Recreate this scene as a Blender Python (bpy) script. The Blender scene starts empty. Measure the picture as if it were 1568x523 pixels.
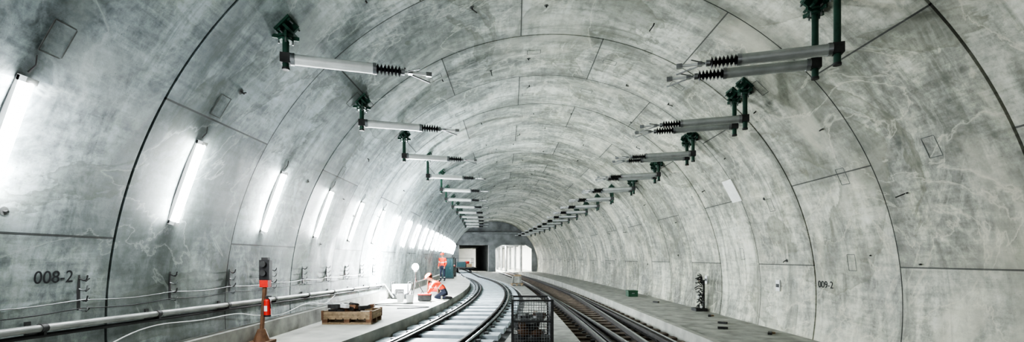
import bpy, bmesh, math, random
from mathutils import Vector, Matrix
random.seed(7)
ZOOM=(1,784,261.5)
R=5.5; ZC=0.88; EYE=1.7
RINGW=2.2; V0=1.03
S=bpy.context.scene
rad=math.radians

def xc(D):
    b=.70+.0208*D
    if D>4: b-=.001355*(D-4)**2 if D<62 else (.001355*58**2+ .157*(D-62))
    return b
def xl(D):   # left track centre
    if D<41: return -.9-.006*(D-20)**2 if D>4 else -.9-.006*256-(4-D)*.19
    return -.9-.006*441-.15*(D-41)
def xr(D):
    if D<8: return 2.75
    if D<50: return 2.75-.0014*(D-8)**2
    return 2.75-.0014*42**2-.1176*(D-50)
def lin(D,a,inn=0.0):
    r=R-inn
    return Vector((xc(D)+r*math.cos(a),D,ZC+r*math.sin(a)))
def woff(z): return math.sqrt(R*R-(z-ZC)**2)

# ---------------- materials ----------------
class NT:
    def __init__(s,name):
        s.m=bpy.data.materials.new(name); s.m.use_nodes=True
        s.t=s.m.node_tree; s.b=s.t.nodes['Principled BSDF']
    def n(s,typ,**k):
        x=s.t.nodes.new(typ)
        for a,b in k.items(): setattr(x,a,b)
        return x
    def l(s,a,b): s.t.links.new(a,b)
    def M(s,op,a,b=None,c=None):
        x=s.n('ShaderNodeMath',operation=op)
        for i,v in enumerate((a,b,c)):
            if v is None: continue
            if isinstance(v,(int,float)): x.inputs[i].default_value=v
            else: s.l(v,x.inputs[i])
        return x.outputs[0]
    def noise(s,vec,scale,detail=5,dist=0,rough=.55):
        x=s.n('ShaderNodeTexNoise'); s.l(vec,x.inputs['Vector'])
        x.inputs['Scale'].default_value=scale; x.inputs['Detail'].default_value=detail
        x.inputs['Distortion'].default_value=dist; x.inputs['Roughness'].default_value=rough
        return x.outputs['Fac']
    def ramp(s,f,stops):
        x=s.n('ShaderNodeValToRGB'); e=x.color_ramp.elements
        while len(e)<len(stops): e.new(.5)
        for i,(p,c) in enumerate(stops):
            e[i].position=p; e[i].color=(c if len(c)==4 else (*c,1)) if not isinstance(c,(int,float)) else (c,c,c,1)
        s.l(f,x.inputs[0]); return x.outputs[0]
    def mix(s,f,a,b,bt='MIX'):
        x=s.n('ShaderNodeMix',data_type='RGBA',blend_type=bt)
        for sock,v in ((x.inputs[0],f),(x.inputs[6],a),(x.inputs[7],b)):
            if isinstance(v,(int,float)): sock.default_value=v
            elif isinstance(v,tuple): sock.default_value=(*v,1)
            else: s.l(v,sock)
        return x.outputs[2]

def simple(name,col,rough=.6,metal=0,emit=0,var=.25,scale=8,ecol=None,bump=0.0):
    t=NT(name); b=t.b
    tc=t.n('ShaderNodeTexCoord')
    f=t.noise(tc.outputs['Object'],scale,6)
    lo=tuple(c*(1-var) for c in col); hi=tuple(min(1,c*(1+var)) for c in col)
    c=t.ramp(f,[(.3,lo),(.7,hi)])
    t.l(c,b.inputs['Base Color']); b.inputs['Roughness'].default_value=rough; b.inputs['Metallic'].default_value=metal
    if bump:
        bp=t.n('ShaderNodeBump'); bp.inputs['Strength'].default_value=bump; bp.inputs['Distance'].default_value=.02
        t.l(f,bp.inputs['Height']); t.l(bp.outputs[0],b.inputs['Normal'])
    if emit:
        b.inputs['Emission Color'].default_value=(*(ecol or col),1); b.inputs['Emission Strength'].default_value=emit
    return t.m

def lining_mat(name):
    t=NT(name); b=t.b
    uv=t.n('ShaderNodeUVMap'); uv.uv_map='UVMap'
    sep=t.n('ShaderNodeSeparateXYZ'); t.l(uv.outputs[0],sep.inputs[0])
    u,v=sep.outputs[0],sep.outputs[1]
    rv=t.M('DIVIDE',t.M('SUBTRACT',v,V0),RINGW)
    ri=t.M('FLOOR',rv); rf=t.M('FRACT',rv)
    par=t.M('MULTIPLY',t.M('PINGPONG',ri,1.0),.5)
    su=t.M('ADD',t.M('DIVIDE',t.M('SUBTRACT',u,R*rad(7)),R*rad(36)),par)
    si=t.M('FLOOR',su); sf=t.M('FRACT',su)
    d1=t.M('MULTIPLY',t.M('MINIMUM',sf,t.M('SUBTRACT',1.0,sf)),R*rad(36))
    d2=t.M('MULTIPLY',t.M('MINIMUM',rf,t.M('SUBTRACT',1.0,rf)),RINGW)
    j1=t.M('LESS_THAN',d1,.012); j2=t.M('LESS_THAN',d2,.011)
    joint=t.M('MAXIMUM',t.M('MULTIPLY',j1,.85),t.M('MULTIPLY',j2,.8))
    edge=t.M('SUBTRACT',1.0,t.M('MINIMUM',1.0,t.M('DIVIDE',t.M('MINIMUM',d1,d2),.30)))
    cb=t.n('ShaderNodeCombineXYZ'); t.l(ri,cb.inputs[0]); t.l(si,cb.inputs[1])
    wn=t.n('ShaderNodeTexWhiteNoise',noise_dimensions='2D'); t.l(cb.outputs[0],wn.inputs['Vector'])
    seg=wn.outputs['Value']
    def vec(su_,sv_,off=0):
        c=t.n('ShaderNodeCombineXYZ'); t.l(t.M('MULTIPLY',u,su_),c.inputs[0]); t.l(t.M('MULTIPLY',v,sv_),c.inputs[1])
        t.l(t.M('ADD',t.M('MULTIPLY',seg,1.5),off),c.inputs[2]); return c.outputs[0]
    def vec0(su_,sv_,off=0):
        c=t.n('ShaderNodeCombineXYZ'); t.l(t.M('MULTIPLY',u,su_),c.inputs[0]); t.l(t.M('MULTIPLY',v,sv_),c.inputs[1])
        c.inputs[2].default_value=off; return c.outputs[0]
    big=t.noise(vec(.7,1.0),1.0,10,.5,.66)
    drip=t.noise(vec(.55,3.2,3),1.0,8,.5,.62)
    scr=t.noise(vec0(7,.9,5),1.0,8,.5,.66)
    fine=t.noise(vec0(1,1,9),7,10,.3,.78)
    vein=t.noise(vec0(.6,1.0,21),1.0,7,1.3,.6)
    pores=t.noise(vec0(1,1,31),45,3,0,.5)
    base=t.ramp(big,[(.28,(.15,.16,.155)),(.42,(.31,.32,.30)),(.55,(.47,.48,.445)),(.74,(.70,.70,.64))])
    base=t.mix(.45,base,t.ramp(drip,[(.36,.20),(.5,.5),(.64,.80)]),'OVERLAY')
    base=t.mix(.42,base,t.ramp(scr,[(.36,.18),(.5,.5),(.64,.80)]),'OVERLAY')
    base=t.mix(.65,base,t.ramp(fine,[(.34,.18),(.5,.5),(.66,.82)]),'OVERLAY')
    base=t.mix(.72,base,t.ramp(seg,[(0,.28),(1,.70)]),'OVERLAY')
    ve=t.ramp(vein,[(.47,0),(.498,1),(.502,1),(.55,0)])
    base=t.mix(t.M('MULTIPLY',t.M('MULTIPLY',ve,fine),.45),base,(.74,.74,.69))
    ve2=t.ramp(t.noise(vec0(.35,.55,44),1.0,9,.6,.6),[(.50,0),(.62,1)])
    base=t.mix(t.M('MULTIPLY',ve2,.62),base,(.15,.16,.14))
    ve4=t.ramp(t.noise(vec0(.25,2.2,74),1.0,9,.7,.66),[(.55,0),(.63,1)])
    base=t.mix(t.M('MULTIPLY',ve4,.48),base,(.12,.13,.11))
    n5=t.noise(vec0(.30,.22,94),1.0,8,1.2,.55)
    ve5=t.ramp(n5,[(.525,0),(.532,1),(.545,.6),(.66,0)])
    base=t.mix(t.M('MULTIPLY',ve5,.6),base,(.15,.155,.12))
    n6=t.noise(vec0(.42,.40,131),1.0,7,1.6,.55)
    ve6=t.ramp(n6,[(.49,0),(.50,1),(.51,.2),(.53,0)])
    base=t.mix(t.M('MULTIPLY',ve6,.45),base,(.80,.78,.70))
    ve3=t.ramp(t.noise(vec0(.50,.55,64),1.0,9,.6,.6),[(.53,0),(.68,1)])
    base=t.mix(t.M('MULTIPLY',ve3,.5),base,(.78,.765,.68))
    base=t.mix(t.M('MULTIPLY',t.M('MULTIPLY',edge,fine),.6),base,(.14,.145,.14))
    base=t.mix(t.M('MULTIPLY',t.M('LESS_THAN',pores,.30),.6),base,(.10,.10,.10))
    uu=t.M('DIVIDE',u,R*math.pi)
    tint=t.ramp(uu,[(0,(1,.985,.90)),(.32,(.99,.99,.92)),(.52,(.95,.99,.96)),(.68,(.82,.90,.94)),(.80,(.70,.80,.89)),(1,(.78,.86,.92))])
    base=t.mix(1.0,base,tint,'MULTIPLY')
    base=t.mix(joint,base,(.035,.037,.035))
    t.l(base,b.inputs['Base Color'])
    t.l(t.ramp(big,[(.3,.45),(.7,.8)]),b.inputs['Roughness'])
    h=t.M('SUBTRACT',t.M('ADD',t.M('MULTIPLY',fine,.5),t.M('MULTIPLY',big,.5)),t.M('MULTIPLY',joint,1.0))
    bp=t.n('ShaderNodeBump'); bp.inputs['Strength'].default_value=.4; bp.inputs['Distance'].default_value=.02
    t.l(h,bp.inputs['Height']); t.l(bp.outputs[0],b.inputs['Normal'])
    return t.m

m_lining=lining_mat('lining_concrete')
m_groove=simple('joint_gasket',(.04,.042,.04),.8)
m_floor=simple('floor_concrete',(.32,.32,.295),.8,var=.4,scale=2.5,bump=.3)
m_floor_l=simple('walkway_concrete',(.40,.40,.365),.8,var=.3,scale=1.7,bump=.3)
m_station=simple('station_wall_brightened',(.80,.80,.77),.7,var=.08,scale=1)  # walls whitened so the station opening reads as brightly lit
m_bed=simple('track_bed',(.06,.06,.06),.85,var=.45,scale=3,bump=.4)
m_ballast=simple('ballast',(.09,.085,.075),.95,var=.7,scale=18,bump=1)
m_sleep=simple('sleeper_concrete',(.54,.61,.66),.6,var=.2,scale=3)
m_sleep2=simple('sleeper_dark',(.17,.135,.11),.8,var=.4,scale=5)
m_rail=simple('rail_side_rust',(.035,.03,.028),.6,.4,var=.4)
m_railtop=simple('rail_top_steel',(.45,.47,.5),.25,1,var=.1)
m_green=simple('green_painted_steel',(.022,.066,.045),.42,.1,var=.3)
m_alu=simple('galvanised_tube',(.72,.74,.73),.38,.45,var=.12,scale=5)
m_alu2=simple('galvanised_tube_shaded',(.42,.44,.43),.42,.5,var=.15,scale=5)  # same tube, darkened for the shaded lower faces of the right arms
m_steel=simple('steel',(.35,.36,.37),.35,.9,var=.2)
m_black=simple('black_rubber',(.015,.015,.017),.5,var=.3)
m_dark=simple('dark_steel',(.05,.05,.05),.55,.4,var=.4)
m_frame=simple('pocket_frame_mortar',(.11,.115,.11),.8,0,var=.4)
m_white=simple('white_plastic',(.75,.76,.76),.45,var=.06)
m_red=simple('red_paint',(.62,.03,.02),.4,var=.15)
m_orange=simple('hi_vis_orange',(.85,.07,.02),.7,var=.12)
m_refl=simple('reflective_tape',(.8,.82,.7),.35,var=.05)
m_navy=simple('dark_trousers',(.03,.035,.06),.85,var=.3)
m_skin=simple('skin',(.55,.32,.23),.55,var=.08)
m_wood=simple('timber',(.30,.22,.14),.75,var=.35,scale=12)
m_wood2=simple('brown_post',(.15,.08,.045),.7,var=.3,scale=12)
m_tube=simple('lamp_diffuser',(1,1,1),.4,emit=115,ecol=(.96,.99,1.0),var=0)
m_tube2=simple('lamp_diffuser_far_haze',(1,1,1),.4,emit=165,ecol=(.90,.96,1.0),var=0)  # far tubes emit stronger and bluer, standing in for bright haze
m_work=simple('work_lamp_globe',(1,1,1),.4,emit=2200,ecol=(.93,.98,1.0),var=0)
m_far=simple('station_fill_glow',(1,1,1),.4,emit=420,ecol=(1,1,.97),var=0)  # glow for the added station fill fixtures
m_headwall=simple('headwall_concrete',(.18,.19,.19),.85,var=.45,scale=.9,bump=.3)
m_ink=simple('stencil_ink',(.03,.03,.035),.8,var=.3)
m_greenbox=simple('green_box',(.03,.09,.05),.5,var=.2)
m_teal=simple('cabinet_teal',(.02,.07,.08),.5,var=.2)
m_panel=simple('pale_patch',(.85,.86,.82),.6,var=.08)
m_pipe=simple('pipe_grey',(.33,.34,.33),.4,.2,var=.25,scale=4)
m_hair=simple('hair',(.05,.03,.02),.8)
m_lens=simple('signal_lens',(.25,.02,.02),.2,var=0)

# ---------------- mesh builder ----------------
class MB:
    def __init__(s): s.v=[]; s.f=[]; s.mi=[]; s.mats=[]; s.sm=[]
    def _m(s,m):
        if m not in s.mats: s.mats.append(m)
        return s.mats.index(m)
    def add(s,vs,fs,m,smooth=False):
        o=len(s.v); s.v+= [Vector(x) for x in vs]; k=s._m(m)
        for f in fs: s.f.append([i+o for i in f]); s.mi.append(k); s.sm.append(smooth)
    def box(s,c,d,m,rot=None,taper=1.0):
        c=Vector(c); vs=[]
        for z in(-1,1):
            tt=taper if z>0 else 1
            for x,y in((-1,-1),(1,-1),(1,1),(-1,1)):
                p=Vector((x*d[0]/2*tt,y*d[1]/2*tt,z*d[2]/2))
                if rot is not None: p=rot@p
                vs.append(c+p)
        s.add(vs,[(3,2,1,0),(4,5,6,7),(0,1,5,4),(1,2,6,5),(2,3,7,6),(3,0,4,7)],m)
    def cyl(s,a,b,r,m,r2=None,n=12,cap=True):
        a=Vector(a); b=Vector(b); r2=r if r2 is None else r2
        d=(b-a).normalized(); q=d.to_track_quat('Z','Y').to_matrix()
        vs=[]
        for p,rr in((a,r),(b,r2)):
            for i in range(n):
                t=2*math.pi*i/n; vs.append(p+q@Vector((rr*math.cos(t),rr*math.sin(t),0)))
        s.add(vs,[(i,(i+1)%n,n+(i+1)%n,n+i) for i in range(n)],m,True)
        if cap: s.add(vs,[tuple(reversed(range(n))),tuple(range(n,2*n))],m)
    def path(s,pts,r,m,n=8):
        pts=[Vector(p) for p in pts]; vs=[]; 
        for k,p in enumerate(pts):
            d=(pts[min(k+1,len(pts)-1)]-pts[max(k-1,0)]).normalized()
            q=d.to_track_quat('Z','Y').to_matrix()
            for i in range(n):
                t=2*math.pi*i/n; vs.append(p+q@Vector((r*math.cos(t),r*math.sin(t),0)))
        fs=[(k*n+i,k*n+(i+1)%n,(k+1)*n+(i+1)%n,(k+1)*n+i) for k in range(len(pts)-1) for i in range(n)]
        s.add(vs,fs,m,True)
    def ball(s,c,r,m,sc=(1,1,1),n=12,rot=None):
        vs=[];c=Vector(c)
        for j in range(n//2+1):
            ph=math.pi*j/(n//2)
            for i in range(n):
                t=2*math.pi*i/n
                p=Vector((r*sc[0]*math.sin(ph)*math.cos(t),r*sc[1]*math.sin(ph)*math.sin(t),r*sc[2]*math.cos(ph)))
                if rot is not None:p=rot@p
                vs.append(c+p)
        fs=[(j*n+i,(j+1)*n+i,(j+1)*n+(i+1)%n,j*n+(i+1)%n) for j in range(n//2) for i in range(n)]
        s.add(vs,fs,m,True)
    def obj(s,name,parent=None,bevel=0):
        me=bpy.data.meshes.new(name); me.from_pydata([tuple(x) for x in s.v],[],s.f)
        for m in s.mats: me.materials.append(m)
        me.polygons.foreach_set('material_index',s.mi)
        me.polygons.foreach_set('use_smooth',s.sm); me.update()
        o=bpy.data.objects.new(name,me); S.collection.objects.link(o)
        if parent: o.parent=parent
        if bevel:
            b=o.modifiers.new('bevel','BEVEL'); b.width=bevel; b.segments=2; b.limit_method='ANGLE'
        return o
def sweep(mb,prof,fx,D0,D1,m,step=1.0,topm=None,topidx=()):
    n=len(prof); K=int((D1-D0)/step)+1; vs=[]
    for k in range(K+1):
        D=D0+(D1-D0)*k/K
        sl=(fx(D+.05)-fx(D-.05))/.1; c=1/math.sqrt(1+sl*sl)
        for (x,z) in prof: vs.append((fx(D)+x*c,D-x*sl*c,z))
    for i in range(n):
        fs=[(k*n+i,k*n+(i+1)%n,(k+1)*n+(i+1)%n,(k+1)*n+i) for k in range(K)]
        mb.add(vs,fs,topm if (topm and i in topidx) else m)
    mb.add([vs[i] for i in range(n)],[tuple(range(n))],m)
    mb.add([vs[K*n+i] for i in range(n)],[tuple(range(n))],m)

def strip(name,xa,xb,z,zb,D0,D1,m,step=1.0):
    K=int((D1-D0)/step); vs=[]
    for k in range(K+1):
        D=D0+(D1-D0)*k/K
        vs+=[(xa(D),D,z),(xb(D),D,z),(xb(D),D,zb),(xa(D),D,zb)]
    fs=[]
    for i in range(4): fs+=[(k*4+i,k*4+(i+1)%4,(k+1)*4+(i+1)%4,(k+1)*4+i) for k in range(K)]
    fs+=[(0,1,2,3),(K*4,K*4+1,K*4+2,K*4+3)]
    mb=MB(); mb.add(vs,fs,m); return mb.obj(name)

# ---------------- tunnel lining ----------------
DEND=60.0; DST=-9.97
def lining(name,a0,a1,mat):
    ys=[]
    D=DST
    while D<DEND-.1:
        idx=round((D-V0)/RINGW); strong=(idx%2==0)
        w,dp=(.019,.035) if strong else (.005,.008)
        ys+= [(D-w,0),(D-w+.002,-dp),(D+w-.002,-dp),(D+w,0)]
        for q in (.25,.5,.75): ys.append((D+RINGW*q,0))
        D+=RINGW
    ys.append((DEND,0))
    na=int((a1-a0)/1.5); vs=[];uvs=[]
    for (D,dp) in ys:
        for i in range(na+1):
            a=rad(a0+(a1-a0)*i/na); vs.append(tuple(lin(D,a,dp))); uvs.append((R*a,D))
    n=na+1; fs=[];mi=[]
    for k in range(len(ys)-1):
        g=1 if (ys[k][1]<-.02 and ys[k+1][1]<-.02) else 0
        for i in range(na): fs.append((k*n+i,k*n+i+1,(k+1)*n+i+1,(k+1)*n+i)); mi.append(g)
    me=bpy.data.meshes.new(name); me.from_pydata(vs,[],fs); me.materials.append(mat); me.materials.append(m_groove)
    uvl=me.uv_layers.new(name='UVMap')
    for lo in me.loops: uvl.data[lo.index].uv=uvs[lo.vertex_index]
    me.polygons.foreach_set('material_index',mi)
    me.polygons.foreach_set('use_smooth',[False]*len(fs))
    me.update(); o=bpy.data.objects.new(name,me); S.collection.objects.link(o); return o
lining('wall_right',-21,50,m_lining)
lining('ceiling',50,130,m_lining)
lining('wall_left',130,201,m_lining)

# ---------------- floors ----------------
strip('floor',lambda D:xc(D)-5.3,lambda D:xc(D)+5.3,-.32,-.5,-9,100,m_ballast)
strip('floor_walkway_left',lambda D:xc(D)-5.45,lambda D:xl(D)-1.22,.25,-.33,-9,59.7,m_floor_l)
strip('floor_slab_track',lambda D:xl(D)-1.22,lambda D:xl(D)+1.4,-.08,-.33,-9,90,m_bed)
strip('floor_median',lambda D:xl(D)+1.4,lambda D:max(xr(D)-1.35,xl(D)+1.45),0.0,-.33,-9,59.7,m_floor)
strip('floor_walkway_right',lambda D:max(xr(D)+1.4,xc(D)+3.25),lambda D:xc(D)+5.42,0.0,-.33,-9,59.7,m_floor)
strip('trim_curb_right',lambda D:max(xr(D)+1.4,xc(D)+3.25)-.14,lambda D:max(xr(D)+1.4,xc(D)+3.25),.04,-.33,-9,59.7,m_floor_l)
strip('trim_plinth_left',lambda D:xc(D)-5.46,lambda D:xc(D)-5.26,.55,.25,-9,59.7,m_floor)

# ---------------- tracks ----------------
def railprof(x,zt,h=.17):
    z0=zt-h
    return [(x-.07,z0),(x+.07,z0),(x+.07,z0+.015),(x+.012,z0+.035),(x+.012,zt-.045),(x+.036,zt-.035),(x+.034,zt-.004),(x+.02,zt),(x-.02,zt),(x-.034,zt-.004),(x-.036,zt-.035),(x-.012,zt-.045),(x-.012,z0+.035),(x-.07,z0+.015)]
def track(name,fx,zt,D0,D1,sm,sp,sw,sl,zs,guards,extra=()):
    mb=MB()
    for sx in(-.7525,.7525):
        sweep(mb,railprof(sx,zt),fx,D0,D1,m_rail,.7,m_railtop,(6,7,8))
    for g in guards:
        sweep(mb,railprof(g,zt+.01,.15),fx,D0,D1,m_rail,.9)
    for (x0,f,a,b) in extra:
        sweep(mb,railprof(x0,zt),f,a,b,m_rail,.7,m_railtop,(6,7,8))
    D=D0+.2
    while D<D1:
        s_=(fx(D+.1)-fx(D-.1))/.2; rt=Matrix.Rotation(-math.atan(s_),3,'Z')
        c=Vector((fx(D),D,zs))
        mb.box(c,(sl,sw,.12),sm,rt)
        if D<35:
            for sx in(-.7525,.7525):
                for q in(-.13,.13):
                    mb.box(c+rt@Vector((sx+q,0,.075)),(.09,.14,.05),m_dark,rt)
        D+=sp
    return mb.obj(name)
track('railway_track',xl,.10,-3,75,m_sleep,.95,.50,2.35,-.03,(-.60,.60))
def dv(D): return xr(D)+.10-.055*(max(0,24-D))*.6
track('railway_track',xr,-.08,-3,80,m_sleep2,.62,.26,2.5,-.28,(-.62,.62),
      ((.50,dv,4,24),(-.45,lambda D:xr(D)+.35-.03*(D-4),4,26)))

# ---------------- wall lamps ----------------
def walllamp(D):
    mb=MB()
    zt,zb=3.25,2.17
    at=math.pi-math.asin((zt-ZC)/R); ab=math.pi-math.asin((zb-ZC)/R)
    aa=(at+ab)/2; rt=Matrix.Rotation(math.pi-aa,3,'Y')
    mt=m_tube if D<13 else m_tube2
    mb.box(lin(D,aa,.03),(.05,.10,1.16),m_white,rt)
    mb.path([lin(D,aa,.085)+(rt@Vector((0,0,-.53+1.06*k/4))) for k in range(5)],.042,mt,12)
    for e in(-1,1):
        mb.box(lin(D,aa,.075)+(rt@Vector((0,0,e*.56))),(.09,.1,.05),m_white,rt)
    mb.path([lin(D,at-.01,.02),lin(D+.02,at-.025,.03),lin(D+.01,at-.04,.01)],.006,m_dark,6)
    mb.obj('wall_lamp')
D=4.02-RINGW*3
while D<57:
    walllamp(D); D+=RINGW

# ---------------- overhead line brackets ----------------
def bracket(D,x,sgn,zarm=4.37,zbot=4.24,L=1.93,fwd=.30):
    off=x-xc(D); a=math.acos(max(-1,min(1,off/R))); top=lin(D,a)
    mb=MB(); dr=Vector((sgn,fwd,0)).normalized()
    nrm=Vector((-math.cos(a),0,-math.sin(a)))
    rt=nrm.to_track_quat('Z','Y').to_matrix()
    mb.box(top+nrm*.015,(.30,.26,.03),m_green,rt)
    for q in((-.11,-.09),(.11,-.09),(.11,.09),(-.11,.09)):
        mb.cyl(top+rt@Vector((*q,-.01)),top+rt@Vector((*q,.11)),.012,m_steel,n=6)
        mb.box(top+rt@Vector((*q,.045)),(.04,.04,.03),m_green,rt)
    jz=top.z-.15; j=Vector((x,D,jz))
    mb.cyl(top,j,.045,m_green,.042)
    mb.box(top+nrm*.08,(.035,.22,.12),m_green,rt); mb.box(top+nrm*.08,(.24,.035,.12),m_green,rt)
    mb.cyl(j+Vector((0,0,.03)),j-Vector((0,0,.0)),.10,m_green,n=8)
    mb.cyl(j-Vector((0,0,.03)),j-Vector((0,0,.055)),.10,m_green,n=8)
    for q in range(4):
        t=q*math.pi/2+.4; mb.cyl(j+Vector((.085*math.cos(t),.085*math.sin(t),.06)),j+Vector((.085*math.cos(t),.085*math.sin(t),-.09)),.012,m_steel,n=6)
        mb.box(j+Vector((.12*math.cos(t),.12*math.sin(t),.0)),(.09,.03,.05),m_green,Matrix.Rotation(t,3,'Z'))
    mb.cyl(j,(x,D,zbot),.042,m_green,n=14); mb.cyl((x,D,zbot+.01),(x,D,zbot-.02),.049,m_dark)
    P=Vector((x,D,zarm)); ra=Matrix.Rotation(math.atan2(dr.y,dr.x),3,'Z')
    mb.box(P,(.13,.13,.13),m_dark,ra)
    A=P+dr*.06; B=P+dr*L*.60; C=P+dr*L*.78; E=P+dr*L
    mb.cyl(A,B,.072,m_alu if sgn>0 else m_alu2,n=16)
    mb.cyl(A,A+dr*.05,.084,m_steel); mb.cyl(B-dr*.04,B+dr*.01,.080,m_steel)
    n=7
    mb.cyl(B,C,.025,m_black)
    for i in range(n):
        p=B+(C-B)*((i+.5)/n); mb.cyl(p-dr*.016,p+dr*.004,.038,m_black,.080,n=14); mb.cyl(p+dr*.004,p+dr*.018,.080,m_black,.034,n=14)
    mb.cyl(C,C+dr*.05,.045,m_steel)
    mb.cyl(C,E,.02,m_alu,n=8)
    up=Vector((0,0,1))
    mb.cyl(C+dr*.05,E-dr*.05+up*-.05+Vector((0,.18,0)),.011,m_steel,n=6)
    mb.cyl(C+dr*.05,E-dr*.12+Vector((0,-.18,0)),.009,m_steel,n=6)
    mb.box(E-dr*.03,(.08,.05,.06),m_steel,ra)
    mb.box(C+dr*.13,(.06,.08,.05),m_steel,ra)
    mb.obj('overhead_line_bracket')
lx=[-3.03,-2.97,-2.82,-2.74,-2.75]
for i in range(12):
    D=6.3+3.0*i; x=lx[i] if i<len(lx) else xc(D)-3.72
    bracket(D,x,1)
rx=[4.15,4.46,4.62,4.68,4.66]
for i in range(17):
    D=6.0+3.0*i; x=rx[i] if i<len(rx) else xc(D)+3.75
    bracket(D,x,-1,zbot=4.18); bracket(D+.47,x+.02,-1,zbot=4.18)

# ---------------- lining details ----------------
mb=MB()
def frame_on(mb,D,a,w,h,t,m,inn=.001):
    rt=Matrix((Vector((-math.sin(a),0,math.cos(a))),Vector((0,1,0)),Vector((-math.cos(a),0,-math.sin(a))))).transposed()
    c=lin(D,a,inn)
    for (px,py,dx,dy) in((-h/2,0,t,w),(h/2,0,t,w),(0,-w/2,h,t),(0,w/2,h,t)):
        mb.box(c+rt@Vector((px,py,0)),(dx,dy,.006),m,rt)
for k in range(-3,25):
    for s_ in range(9):
        if random.random()<.4:
            D=V0+RINGW*(k+.5)+random.uniform(-.4,.4); a=rad(7+18*s_+random.uniform(-4,4))
            frame_on(mb,D,a,.20,.30,.011,m_frame,.001)
mb.obj('lining_pocket_frames')
mb=MB()
for k in range(-2,26):
    for s_ in range(14):
        if random.random()<.65:
            D=V0+RINGW*(k+random.choice((.25,.5,.75)))+random.uniform(-.2,.2); a=rad(8+12.5*s_+random.uniform(-4,4))
            p=lin(D,a); n_=Vector((-math.cos(a),0,-math.sin(a)))
            mb.cyl(p-n_*.01,p+n_*random.uniform(.02,.06),.013,m_dark,n=6)
            if random.random()<.5:
                q=p+n_*.04; d=Vector((random.uniform(-1,1),random.uniform(-1,1),random.uniform(-.6,.3))).normalized()*random.uniform(.06,.15)
                mb.cyl(q,q+d,.010,m_dark,n=5)
            if random.random()<.3: mb.cyl(p-n_*.004,p+n_*.006,.04,m_frame,n=12)
mb.obj('lining_anchor_bolts')

def text(body,D,a,left,size):
    cu=bpy.data.curves.new('stencil_text','FONT'); cu.body=body; cu.size=size; cu.extrude=.001
    o=bpy.data.objects.new('ring_number_stencil',cu); S.collection.objects.link(o)
    cu.materials.append(m_ink)
    n_=Vector((-math.cos(a),0,-math.sin(a)))
    X=Vector((0,1,0)) if left else Vector((0,-1,0)); Y=n_.cross(X)
    Mx=Matrix((X,Y,n_)).transposed().to_4x4(); Mx.translation=lin(D,a,.008); o.matrix_world=Mx
text('008-2',4.58,math.pi-math.asin((1.45-ZC)/R),True,.18)
text('009-2',9.75,math.asin((1.1-ZC)/R),False,.2)

mb=MB()
a=math.asin((3.45-ZC)/R)
rt=Matrix((Vector((-math.sin(a),0,math.cos(a))),Vector((0,1,0)),Vector((-math.cos(a),0,-math.sin(a))))).transposed()
mb.box(lin(12.2,a,.02),(.62,.50,.03),m_panel,rt); mb.obj('wall_patch_panel',bevel=.005)
for (D,z) in((11.2,1.05),(15.3,1.0)):
    mb=MB(); a=math.asin((z-ZC)/R); mb.box(lin(D,a,.02),(.03,.16,.26),m_white); mb.box(lin(D,a,.04),(.02,.10,.08),m_dark); mb.obj('wall_sign')

# ---------------- left pipe, cable hangers ----------------
mb=MB()
def pz(D): return 1.03-.021*max(0,D-4.3)
pts=[]
for k in range(60):
    D=-6+22.6*k/59; z=pz(D); pts.append((xc(D)-woff(z)+.16,D,z))
mb.path(pts,.036,m_pipe,12)
mb.path([(p[0]-.03,p[1],p[2]-.075) for p in pts],.022,m_black,8)
for k in range(16):
    D=-5.6+1.45*k; z=pz(D); x=xc(D)-woff(z)
    mb.box((x+.09,D,z-.05),(.2,.03,.03),m_dark); mb.cyl((x+.16,D-.03,z),(x+.16,D+.03,z),.045,m_dark)
    mb.box((x+.015,D,z-.02),(.02,.05,.16),m_dark)
mb.cyl(pts[-1],(pts[-1][0]+.3,pts[-1][1]+.1,.30),.036,m_pipe)
mb.obj('wall_pipe')
hang=[]
for k in range(13):
    D=-.22+1.32*k; hang.append(D)
    mb=MB(); z=1.33; x=xc(D)-woff(z)
    mb.box((x+.012,D,z),(.02,.022,.38),m_dark)
    for q in range(4):
        zz=z+.15-.11*q
        mb.path([(x+.02,D,zz),(x+.06,D+.01,zz-.02),(x+.10,D,zz-.01),(x+.12,D-.01,zz+.035)],.008,m_steel if q%2 else m_dark,6)
        mb.path([(x+.02,D,zz),(x+.05,D+.05,zz-.03),(x+.05,D+.09,zz+.0)],.006,m_dark,6)
    mb.obj('cable_hanger')
mb=MB()
for row,(zz,r,m) in enumerate(((1.27,.006,m_steel),(1.18,.006,m_black))):
    pts=[]
    for k in range(len(hang)-1):
        for q in range(8):
            t=q/8; D=hang[k]+1.32*t; z=zz-.03*math.sin(math.pi*t)-.004*k
            pts.append((xc(D)-woff(z)+.07,D,z))
    mb.path(pts,r,m,6)
mb.obj('wall_cables')
mb=MB(); pts=[]
for k in range(70):
    D=5.2+9*k/69; z=.64+.05*math.sin(k*.35)+.2*max(0,math.sin(k*.13))
    pts.append((xc(D)-woff(z)+.06,D,z))
mb.path(pts,.008,m_white,6); mb.obj('loose_white_cable')

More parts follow.
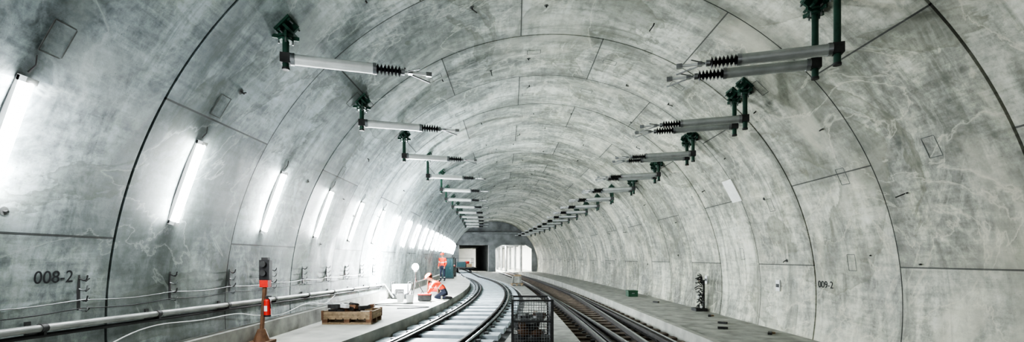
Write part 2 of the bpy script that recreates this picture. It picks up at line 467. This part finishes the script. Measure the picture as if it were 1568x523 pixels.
# ---------------- signal post ----------------
mb=MB(); px,pD=-4.22,8.0
mb.box((px-.04,pD,.275),(.34,.34,.05),m_wood2); mb.cyl((px-.04,pD,.29),(px-.04,pD,.50),.14,m_wood2,.06,n=10)
mb.cyl((px-.05,pD,.30),(px+.02,pD,1.26),.036,m_wood2,n=12)
mb.box((px+.03,pD,1.50),(.17,.12,.34),m_black); mb.box((px+.03,pD-.01,1.27),(.14,.13,.12),m_red)
for q in(1.60,1.45):
    mb.cyl((px+.03,pD-.05,q),(px+.03,pD-.11,q),.045,m_dark,.05,n=14); mb.cyl((px+.03,pD-.05,q),(px+.03,pD-.075,q),.036,m_lens if q<1.5 else m_steel,n=14)
mb.box((px+.03,pD,1.69),(.11,.09,.05),m_dark)
mb.obj('signal_post',bevel=.006)
mb=MB(); ex,eD=-4.11,7.90
mb.cyl((ex,eD,.74),(ex,eD,.98),.055,m_red,n=16); mb.ball((ex,eD,.98),.055,m_red,(1,1,.7)); mb.cyl((ex,eD,1.0),(ex,eD,1.06),.018,m_dark)
mb.box((ex+.02,eD,1.06),(.10,.02,.02),m_dark); mb.path([(ex,eD,1.04),(ex+.06,eD-.03,1.0),(ex+.075,eD-.03,.86)],.008,m_black,6); mb.cyl((ex,eD,.72),(ex,eD,.75),.058,m_black)
mb.box((ex,eD-.056,.86),(.05,.005,.09),m_white); mb.box((ex-.05,eD+.04,.86),(.08,.02,.22),m_dark)
mb.obj('fire_extinguisher')

# ---------------- pallet crate ----------------
mb=MB(); cx,cD=-3.62,10.7; z0=.25
for q in(-.36,0,.36): mb.box((cx,cD+q,z0+.02),(1.08,.1,.04),m_wood)
for q in(-.48,0,.48):
    for w in(-.36,0,.36): mb.box((cx+q,cD+w,z0+.075),(.12,.1,.07),m_wood2)
for q in range(7): mb.box((cx-.48+.16*q,cD,z0+.12),(.13,.82,.022),m_wood)
for (sx,sy,dx,dy) in((0,-.4,1.08,.025),(0,.4,1.08,.025),(-.535,0,.025,.8),(.535,0,.025,.8)):
    for zz in(.165,.245): mb.box((cx+sx,cD+sy,z0+zz),(dx,dy,.07),m_wood)
for sx in(-.53,.53):
    for sy in(-.39,.39): mb.box((cx+sx,cD+sy,z0+.20),(.05,.05,.20),m_wood2)
for i in range(34):
    a=random.uniform(0,3.14); s=random.uniform(.10,.28)
    mb.box((cx+random.uniform(-.40,.40),cD+random.uniform(-.26,.26),z0+.26+random.uniform(0,.13)),(s,.09,.08),random.choice((m_dark,m_dark,m_white,m_wood2,m_dark)),Matrix.Rotation(a,3,'Z')@Matrix.Rotation(random.uniform(-.3,.3),3,'X'))
mb.obj('wooden_pallet_crate')

# ---------------- mesh box pallet ----------------
mb=MB(); gx,gD=.38,9.25; W,DD,H=.74,.95,.93
for sx in(-1,1):
    for sy in(-1,1):
        mb.box((gx+sx*W/2,gD+sy*DD/2,H/2),(.05,.05,H),m_dark); 
for zz in(.12,.52,H-.02):
    for sy in(-1,1): mb.box((gx,gD+sy*DD/2,zz),(W,.035,.035),m_dark)
    for sx in(-1,1): mb.box((gx+sx*W/2,gD,zz),(.035,DD,.035),m_dark)
mb.box((gx,gD,.12),(W,DD,.02),m_dark)
for i in range(1,15):
    x=gx-W/2+W*i/15
    for sy in(-1,1): mb.cyl((x,gD+sy*DD/2,.12),(x,gD+sy*DD/2,H),.004,m_steel,n=4)
for i in range(1,19):
    y=gD-DD/2+DD*i/19
    for sx in(-1,1): mb.cyl((gx+sx*W/2,y,.12),(gx+sx*W/2,y,H),.004,m_steel,n=4)
for i in range(1,16):
    z=.12+(H-.12)*i/16
    for sy in(-1,1): mb.cyl((gx-W/2,gD+sy*DD/2,z),(gx+W/2,gD+sy*DD/2,z),.004,m_steel,n=4)
    for sx in(-1,1): mb.cyl((gx+sx*W/2,gD-DD/2,z),(gx+sx*W/2,gD+DD/2,z),.004,m_steel,n=4)
for i in range(45):
    s=random.uniform(.1,.3)
    mb.box((gx+random.uniform(-.2,.2),gD+random.uniform(-.3,.3),.2+random.uniform(0,.42)),(s,random.uniform(.06,.2),random.uniform(.05,.15)),random.choice((m_dark,m_dark,m_steel,m_wood2,m_steel)),Matrix.Rotation(random.uniform(0,3),3,'Z')@Matrix.Rotation(random.uniform(-.5,.5),3,'X'))
mb.obj('wire_mesh_box_pallet')

mb=MB(); fx_,fD=.30,29.5
for q in(-.3,0,.3): mb.box((fx_+q,fD,.05),(.1,.8,.1),m_wood)
mb.box((fx_,fD,.12),(.8,.8,.03),m_wood); mb.box((fx_-.02,fD,.36),(.62,.60,.42),m_floor,taper=.9); mb.box((fx_+.05,fD,.62),(.45,.45,.10),m_wood)
for q in(-.2,.2): mb.box((fx_+q,fD-.315,.36),(.03,.02,.42),m_dark)
mb.obj('palletised_material_stack',bevel=.02)

mb=MB(); mb.box((5.35,21,.12),(.42,.5,.24),m_greenbox); mb.box((5.35,21,.255),(.46,.54,.03),m_greenbox); mb.box((5.35,20.74,.15),(.12,.02,.04),m_steel)
mb.obj('green_storage_box',bevel=.01)
mb=MB(); D0=15.2
xw=xc(D0)+5.3
mb.box((xw+.05,D0,.5),(.05,.06,1.0),m_dark)
for i in range(34):
    z=random.uniform(.1,1.1); a=random.uniform(0,6.28)
    p=Vector((xw,D0,z)); q=p+Vector((-abs(math.cos(a))*random.uniform(.08,.28),math.sin(a)*.2,random.uniform(-.08,.15)))
    mb.path([p,(p+q)/2+Vector((0,0,.05)),q],.015,random.choice((m_dark,m_black,m_dark)),6)
    if i%5==0: mb.ball(q,.045,random.choice((m_dark,m_white)),n=8)
mb.box((xw-.1,D0,.05),(.35,.4,.1),m_dark)
mb.obj('cable_end_bundle')
mb=MB()
for (D,o) in((12.2,4.6),(13.7,4.9),(11.3,4.2),(18,4.7),(10.5,4.9)):
    mb.box((xc(D)+o,D,.03),(.22,.08,.05),m_dark,Matrix.Rotation(random.uniform(0,3),3,'Z')); mb.box((xc(D)+o+.1,D+.1,.02),(.10,.1,.04),m_wood)
mb.obj('walkway_debris')

# ---------------- work lamp on tripod ----------------
mb=MB(); wx,wD=-3.35,16.3; z0=.25
for q in range(3):
    t=q*2.09+.5; mb.cyl((wx,wD,1.0),(wx+.42*math.cos(t),wD+.42*math.sin(t),z0+.01),.014,m_dark,n=6)
mb.cyl((wx,wD,.7),(wx,wD,1.30),.016,m_steel); mb.cyl((wx,wD,1.22),(wx,wD,1.31),.06,m_dark)
mb.ball((wx,wD,1.40),.11,m_work,n=20); mb.cyl((wx,wD,1.50),(wx,wD,1.53),.05,m_dark)
mb.path([(wx,wD,1.2),(wx-.1,wD+.1,.7),(wx-.2,wD+.2,z0+.01),(wx-.8,wD+.3,z0+.01)],.01,m_black,6)
mb.obj('tripod_work_lamp')
mb=MB(); mb.box((-4.0,17.0,.55),(.6,.45,.42),m_white)
for sx in(-.3,.3):
    mb.path([(-4+sx,16.75,.27),(-4+sx,16.75,.85),(-4+sx,17.25,.85),(-4+sx,17.25,.27)],.02,m_dark,6)
mb.box((-4,16.76,.5),(.3,.03,.2),m_dark); mb.cyl((-4.25,16.72,.35),(-4.25,16.78,.35),.1,m_black); mb.cyl((-3.75,16.72,.35),(-3.75,16.78,.35),.1,m_black)
mb.obj('portable_generator',bevel=.015)
mb=MB()
mb.box((-2.95,15.9,.37),(.42,.24,.2),m_dark); mb.box((-2.95,15.9,.48),(.44,.26,.04),m_red); mb.path([(-3.08,15.9,.5),(-3.05,15.9,.57),(-2.85,15.9,.57),(-2.82,15.9,.5)],.012,m_dark,6)
mb.obj('toolbox',bevel=.01)
for (bx,bD) in((-3.7,15.6),(-3.3,15.2)):
    mb=MB(); mb.cyl((bx,bD,.25),(bx,bD,.52),.10,m_white,.13,n=18,cap=False); mb.cyl((bx,bD,.255),(bx,bD,.45),.10,m_dark,.12,n=18); mb.path([(bx-.13,bD,.51),(bx-.08,bD,.6),(bx+.08,bD,.6),(bx+.13,bD,.51)],.005,m_steel,5); mb.obj('bucket')
mb=MB(); dx,dD=-3.1,18.6
for q in(-.2,.2): mb.cyl((dx+q-.02,dD,.55),(dx+q+.02,dD,.55),.30,m_wood2,n=24)
mb.cyl((dx-.2,dD,.55),(dx+.2,dD,.55),.18,m_red,n=20); mb.cyl((dx-.26,dD,.55),(dx+.26,dD,.55),.03,m_dark)
mb.obj('cable_drum')
mb=MB()
mb.path([(-3.3+.9*math.sin(k*.21)-.25*k/40,13.5+k*.05,.262) for k in range(40)],.012,m_black,6); mb.obj('floor_hose')
mb=MB(); cx,cD=-4.55,33.5
mb.box((cx,cD,1.0),(.75,.6,1.4),m_teal); mb.box((cx,cD,.28),(.8,.65,.06),m_dark); mb.box((cx,cD,1.73),(.85,.7,.06),m_dark); mb.box((cx+.03,cD-.31,1.0),(.32,.02,1.2),m_teal); mb.box((cx-.2,cD-.32,1.3),(.2,.02,.3),m_red); mb.box((cx+.18,cD-.33,1.0),(.03,.03,.15),m_steel)
mb.obj('electrical_cabinet',bevel=.01)
mb=MB(); cx,cD=-4.75,37.0
mb.box((cx,cD,.65),(.6,.9,.8),m_dark); mb.box((cx,cD,1.1),(.5,.8,.12),m_red)
for sx in(-.28,.28):
    for sy in(-.35,.35): mb.cyl((cx+sx-.04,cD+sy,.38),(cx+sx+.04,cD+sy,.38),.13,m_black,n=14)
mb.obj('compressor_trolley',bevel=.02)
mb=MB(); wD=54.5; wx=xl(wD); rt=Matrix.Rotation(math.atan(.15),3,'Z')
def W(x,y,z): return Vector((wx,wD,0))+rt@Vector((x,y,z))
mb.box(W(0,0,.62),(2.1,3.6,.14),m_dark,rt)
for sx in(-.75,.75):
    for sy in(-1.2,1.2): mb.cyl(W(sx-.05,sy,.33),W(sx+.05,sy,.33),.23,m_black,n=18)
for sx in(-1,1):
    for sy in(-1.7,0,1.7): mb.cyl(W(sx,sy,.65),W(sx,sy,1.7),.025,m_dark,n=8)
    for z in(1.2,1.7): mb.cyl(W(sx,-1.7,z),W(sx,1.7,z),.02,m_dark,n=8)
for z in(1.2,1.7): mb.cyl(W(-1,-1.7,z),W(1,-1.7,z),.02,m_dark,n=8)
mb.box(W(-.3,.4,1.0),(1.0,1.2,.6),m_teal,rt); mb.box(W(.55,-.9,.88),(.6,.6,.38),m_wood,rt); mb.cyl(W(.4,.9,.69),W(.4,.9,1.35),.28,m_red,n=16)
mb.obj('rail_work_wagon')

# ---------------- people ----------------
def skinmesh(name,joints,edges,mats,labels,root,parent,rootM,sub=3):
    me=bpy.data.meshes.new(name); keys=list(joints)
    me.from_pydata([joints[k][0] for k in keys],[],[(keys.index(a),keys.index(b)) for a,b in edges])
    o=bpy.data.objects.new(name,me); S.collection.objects.link(o)
    sk=o.modifiers.new('skin','SKIN'); sk.use_smooth_shade=True
    for i,k in enumerate(keys):
        r=joints[k][1]; r=r if isinstance(r,tuple) else (r,r)
        me.skin_vertices[0].data[i].radius=r; me.skin_vertices[0].data[i].use_root=(k==root)
    ss=o.modifiers.new('sub','SUBSURF'); ss.levels=sub; ss.render_levels=sub
    dg=bpy.context.evaluated_depsgraph_get(); dg.update()
    em=bpy.data.meshes.new_from_object(o.evaluated_get(dg)); em.name=name+'_surface'
    bpy.data.objects.remove(o); o=bpy.data.objects.new(name,em); S.collection.objects.link(o)
    em.materials.clear()
    for m in mats: em.materials.append(m)
    segs=[(Vector(joints[a][0]),Vector(joints[b][0]),labels(a,b)) for a,b in edges]
    for p in em.polygons:
        c=p.center; best=1e9; bm_=0
        for a,b,l in segs:
            d=b-a; t=max(0,min(1,(c-a).dot(d)/max(1e-9,d.length_squared))); dd=(c-(a+d*t)).length
            if dd<best:
                best=dd; bm_=l(t) if callable(l) else l
        p.material_index=bm_; p.use_smooth=True
    o.parent=parent; return o
def person(name,J,loc,rz,headdir,fingerdir):
    e=bpy.data.objects.new(name,None); S.collection.objects.link(e); e.location=loc; e.rotation_euler=(0,0,rz)
    r={'pel':(.15,.13),'wai':(.13,.12),'che':(.165,.13),'neb':.075,'nec':.055,'hea':.05}
    rr=lambda k: r.get(k,{'sh':.07,'el':.048,'wr':.032,'hi':.095,'kn':.065,'an':.045,'to':.042,'he':.045}.get(k[:2],.05))
    joints={k:(tuple(v),rr(k)) for k,v in J.items()}
    ed=[('pel','wai'),('wai','che'),('che','neb'),('neb','nec'),('nec','hea')]
    for s in'LR': ed+=[('che','sh'+s),('sh'+s,'el'+s),('el'+s,'wr'+s),('pel','hi'+s),('hi'+s,'kn'+s),('kn'+s,'an'+s),('an'+s,'to'+s)]
    mats=[m_orange,m_navy,m_skin,m_black,m_refl]
    def lab(a,b):
        if b in('hea','nec'): return 2
        if b=='wai': return lambda t:0 if t>.3 else 1
        if b=='che': return lambda t:4 if .3<t<.5 else 0
        if b[:2] in('sh',) or b=='neb': return 0
        if b[:2]=='el': return lambda t:4 if .6<t<.75 else 0
        if b[:2]=='wr': return 0
        if b[:2]=='to': return 3
        if b[:2]=='an': return lambda t:4 if .5<t<.62 else (3 if t>.85 else 1)
        return 1
    skinmesh('body',joints,ed,mats,lab,'pel',e,None)
    H=Vector(J['hea']); f=Vector(headdir).normalized(); lft=Vector((0,0,1)).cross(f).normalized(); u_=f.cross(lft)
    rt=Matrix((f,lft,u_)).transposed(); mb=MB(); c=H+u_*.09
    mb.ball(c,.1,m_skin,(.98,.78,1.18),16,rt)
    mb.ball(c+rt@Vector((.02,0,-.07)),.065,m_skin,(1,.85,.8),12,rt)
    mb.add([c+rt@Vector(v) for v in((.09,0,.03),(.125,0,-.025),(.092,.018,-.03),(.092,-.018,-.03))],[(0,1,2),(0,3,1),(1,3,2)],m_skin,True)
    for s in(-1,1):
        mb.ball(c+rt@Vector((.085,s*.033,.015)),.013,m_white,n=8); mb.ball(c+rt@Vector((.096,s*.033,.015)),.006,m_black,n=6)
        mb.ball(c+rt@Vector((0,s*.08,0)),.03,m_skin,(.6,.35,1),8,rt)
    mb.box(c+rt@Vector((.09,0,-.062)),(.012,.045,.008),m_red,rt)
    mb.ball(c+rt@Vector((-.02,0,.01)),.103,m_hair,(.92,.8,1.05),14,rt)
    vs=[];n=18
    for j in range(6):
        ph=math.pi/2*j/5
        for i in range(n):
            t=2*math.pi*i/n; vs.append(c+rt@Vector((.135*math.sin(ph)*math.cos(t),.115*math.sin(ph)*math.sin(t),.045+.10*math.cos(ph))))
    mb.add(vs,[(j*n+i,(j+1)*n+i,(j+1)*n+(i+1)%n,j*n+(i+1)%n) for j in range(5) for i in range(n)],m_orange,True)
    mb.box(c+rt@Vector((.13,0,.045)),(.09,.14,.012),m_orange,rt); mb.cyl(c+rt@Vector((0,0,.035)),c+rt@Vector((0,0,.055)),.128,m_orange,.122,n=18)
    mb.obj('head',e)
    for s in'LR':
        W=Vector(J['wr'+s]); d=Vector(fingerdir).normalized(); sg=1 if s=='L' else -1
        side=Vector((0,sg,0)); side=(side-d*side.dot(d)).normalized(); pn=d.cross(side)*sg
        hj={'w':(tuple(W),.028),'p':(tuple(W+d*.045),(.036,.02))}; he=[('w','p')]
        for i,(o,l) in enumerate(((-.027,.07),(-.009,.08),(.009,.075),(.026,.058))):
            b=W+d*.085+side*o; m1=b+d*l*.5-pn*.012; m2=b+d*l*.8-pn*.035
            hj['b%d'%i]=(tuple(b),.0095); hj['m%d'%i]=(tuple(m1),.0085); hj['t%d'%i]=(tuple(m2),.007)
            he+=[('p','b%d'%i),('b%d'%i,'m%d'%i),('m%d'%i,'t%d'%i)]
        t0=W+d*.035-side*.035; t1=t0+d*.035-side*.02; hj['q0']=(tuple(t0),.012); hj['q1']=(tuple(t1),.010); hj['q2']=(tuple(t1+d*.03-pn*.01),.008)
        he+=[('p','q0'),('q0','q1'),('q1','q2')]
        skinmesh('hand_'+s,hj,he,[m_skin],lambda a,b:0,'w',e,None,1)
    return e
Jk={'pel':(-.17,0,.30),'wai':(-.06,0,.42),'che':(.12,0,.56),'neb':(.24,0,.64),'nec':(.30,0,.68),'hea':(.35,0,.71)}
for s,y in(('L',1),('R',-1)):
    Jk['sh'+s]=(.20,y*.19,.60); Jk['el'+s]=(.34,y*.22,.36); Jk['wr'+s]=(.50,y*.13,.15)
    Jk['hi'+s]=(-.16,y*.10,.26); Jk['kn'+s]=(.20,y*.15,.09); Jk['an'+s]=(-.25,y*.12,.07); Jk['to'+s]=(-.40,y*.12,.05)
person('kneeling_worker',Jk,(-2.50,16.5,.25),math.pi,(.8,0,-.6),(.5,0,-.85))
Js={'pel':(0,0,.95),'wai':(0,0,1.1),'che':(.02,0,1.32),'neb':(.01,0,1.47),'nec':(.02,0,1.53),'hea':(.03,0,1.57)}
for s,y in(('L',1),('R',-1)):
    Js['sh'+s]=(0,y*.19,1.42); Js['el'+s]=(-.02,y*.25,1.13); Js['wr'+s]=(.16,y*.22,.93)
    Js['hi'+s]=(0,y*.10,.88); Js['kn'+s]=(.04,y*.12,.48); Js['an'+s]=(-.02,y*.13,.08); Js['to'+s]=(.13,y*.15,.045)
person('standing_worker',Js,(-4.35,29.5,.25),-1.9,(1,0,-.2),(.4,0,-.9))

# ---------------- far headwall & station box ----------------
hx=xc(60)
mb=MB(); n=40; zb=3.55
a0=math.asin((zb-ZC)/R); vs=[]
for i in range(n+1):
    a=a0+(math.pi-2*a0)*i/n; p=lin(60,a,-.05); vs+=[(p.x,59.9,p.z),(p.x,60.5,p.z)]
fs=[tuple(2*i for i in range(n+1))]; mb.add(vs,fs,m_headwall)
mb.box((hx,60.2,zb),(10.8,.8,.35),m_headwall); mb.box((hx,59.6,4.9),(8.6,.3,.22),m_headwall)
mb.obj('wall_end')
mb=MB(); mb.box((hx-.25,60.2,1.55),(.9,.8,3.7),m_headwall)
mb.box((hx-5.3,60.2,1.5),(1.6,.8,4),m_headwall); mb.box((hx+5.4,60.2,1.5),(1.2,.8,4),m_headwall)
for (xa,xb) in((hx+.2,hx+1.0),(hx+4.8,hx+4.0)):
    mb.add([(xa,59.8,3.4),(xb,59.8,3.4),(xa,59.8,2.9),(xa,60.6,3.4),(xb,60.6,3.4),(xa,60.6,2.9)],[(0,1,2),(3,5,4),(1,4,5,2),(0,3,4,1),(0,2,5,3)],m_headwall)
mb.obj('portal_pillars')
strip('floor_station',lambda D:xc(D)-6.5,lambda D:xc(D)+6.5,-.1,-.3,60,100,m_floor_l)
strip('ceiling_station',lambda D:xc(D)-6.5,lambda D:xc(D)+6.5,3.9,3.6,60.3,100,m_station)
strip('wall_station_left',lambda D:xc(D)-6.5,lambda D:xc(D)-6.2,3.7,-.2,60.5,100,m_headwall)
strip('wall_station_right',lambda D:xc(D)+6.2,lambda D:xc(D)+6.5,3.7,-.2,60.5,100,m_station)
strip('station_light_blocker',lambda D:xc(D)-.4,lambda D:xc(D)-.1,3.65,-.12,64,93,m_headwall)  # added partition, blocks light to keep the left opening dark
mb=MB(); mb.box((xc(100),100,1.7),(14,.3,4),m_station); mb.obj('wall_station_end')
mb=MB()
for k in range(6):
    D=63+5.5*k
    for o in(1.9,3.9): mb.cyl((xc(D)+o,D,-.1),(xc(D)+o,D,3.6),.16,m_headwall,n=16); mb.cyl((xc(D)+o,D,3.35),(xc(D)+o,D,3.6),.16,m_headwall,.34,n=16)
    mb.box((xc(D)+2.9,D,3.5),(3.0,.3,.25),m_headwall)
mb.obj('station_columns')
for k in range(8):
    D=62.0+4.4*k; mb=MB(); mb.box((xc(D)+.9,D,3.5),(.25,1.6,.06),m_far); mb.box((xc(D)+.9,D,3.56),(.3,1.7,.06),m_white); mb.obj('station_fill_light')  # added fill fixtures that brighten the right-hand opening

# ---------------- world, camera ----------------
w=bpy.data.worlds.new('World'); S.world=w; w.use_nodes=True
w.node_tree.nodes['Background'].inputs[0].default_value=(.95,.97,1,1); w.node_tree.nodes['Background'].inputs[1].default_value=.5  # grey world fill, let in by the tunnel end left open behind camera
cam=bpy.data.cameras.new('camera'); co=bpy.data.objects.new('camera',cam); S.collection.objects.link(co)
cam.sensor_width=36; z_,zx,zy=ZOOM; cam.lens=720/1568*36*z_; cam.shift_x=(zx-784)/1568*z_; cam.shift_y=(395-zy)/1568*z_; cam.clip_end=300
co.location=(0,0,EYE); co.rotation_euler=(math.pi/2,0,0); S.camera=co
S.view_settings.view_transform='AgX'; S.view_settings.look='AgX - High Contrast'; S.view_settings.exposure=0.55
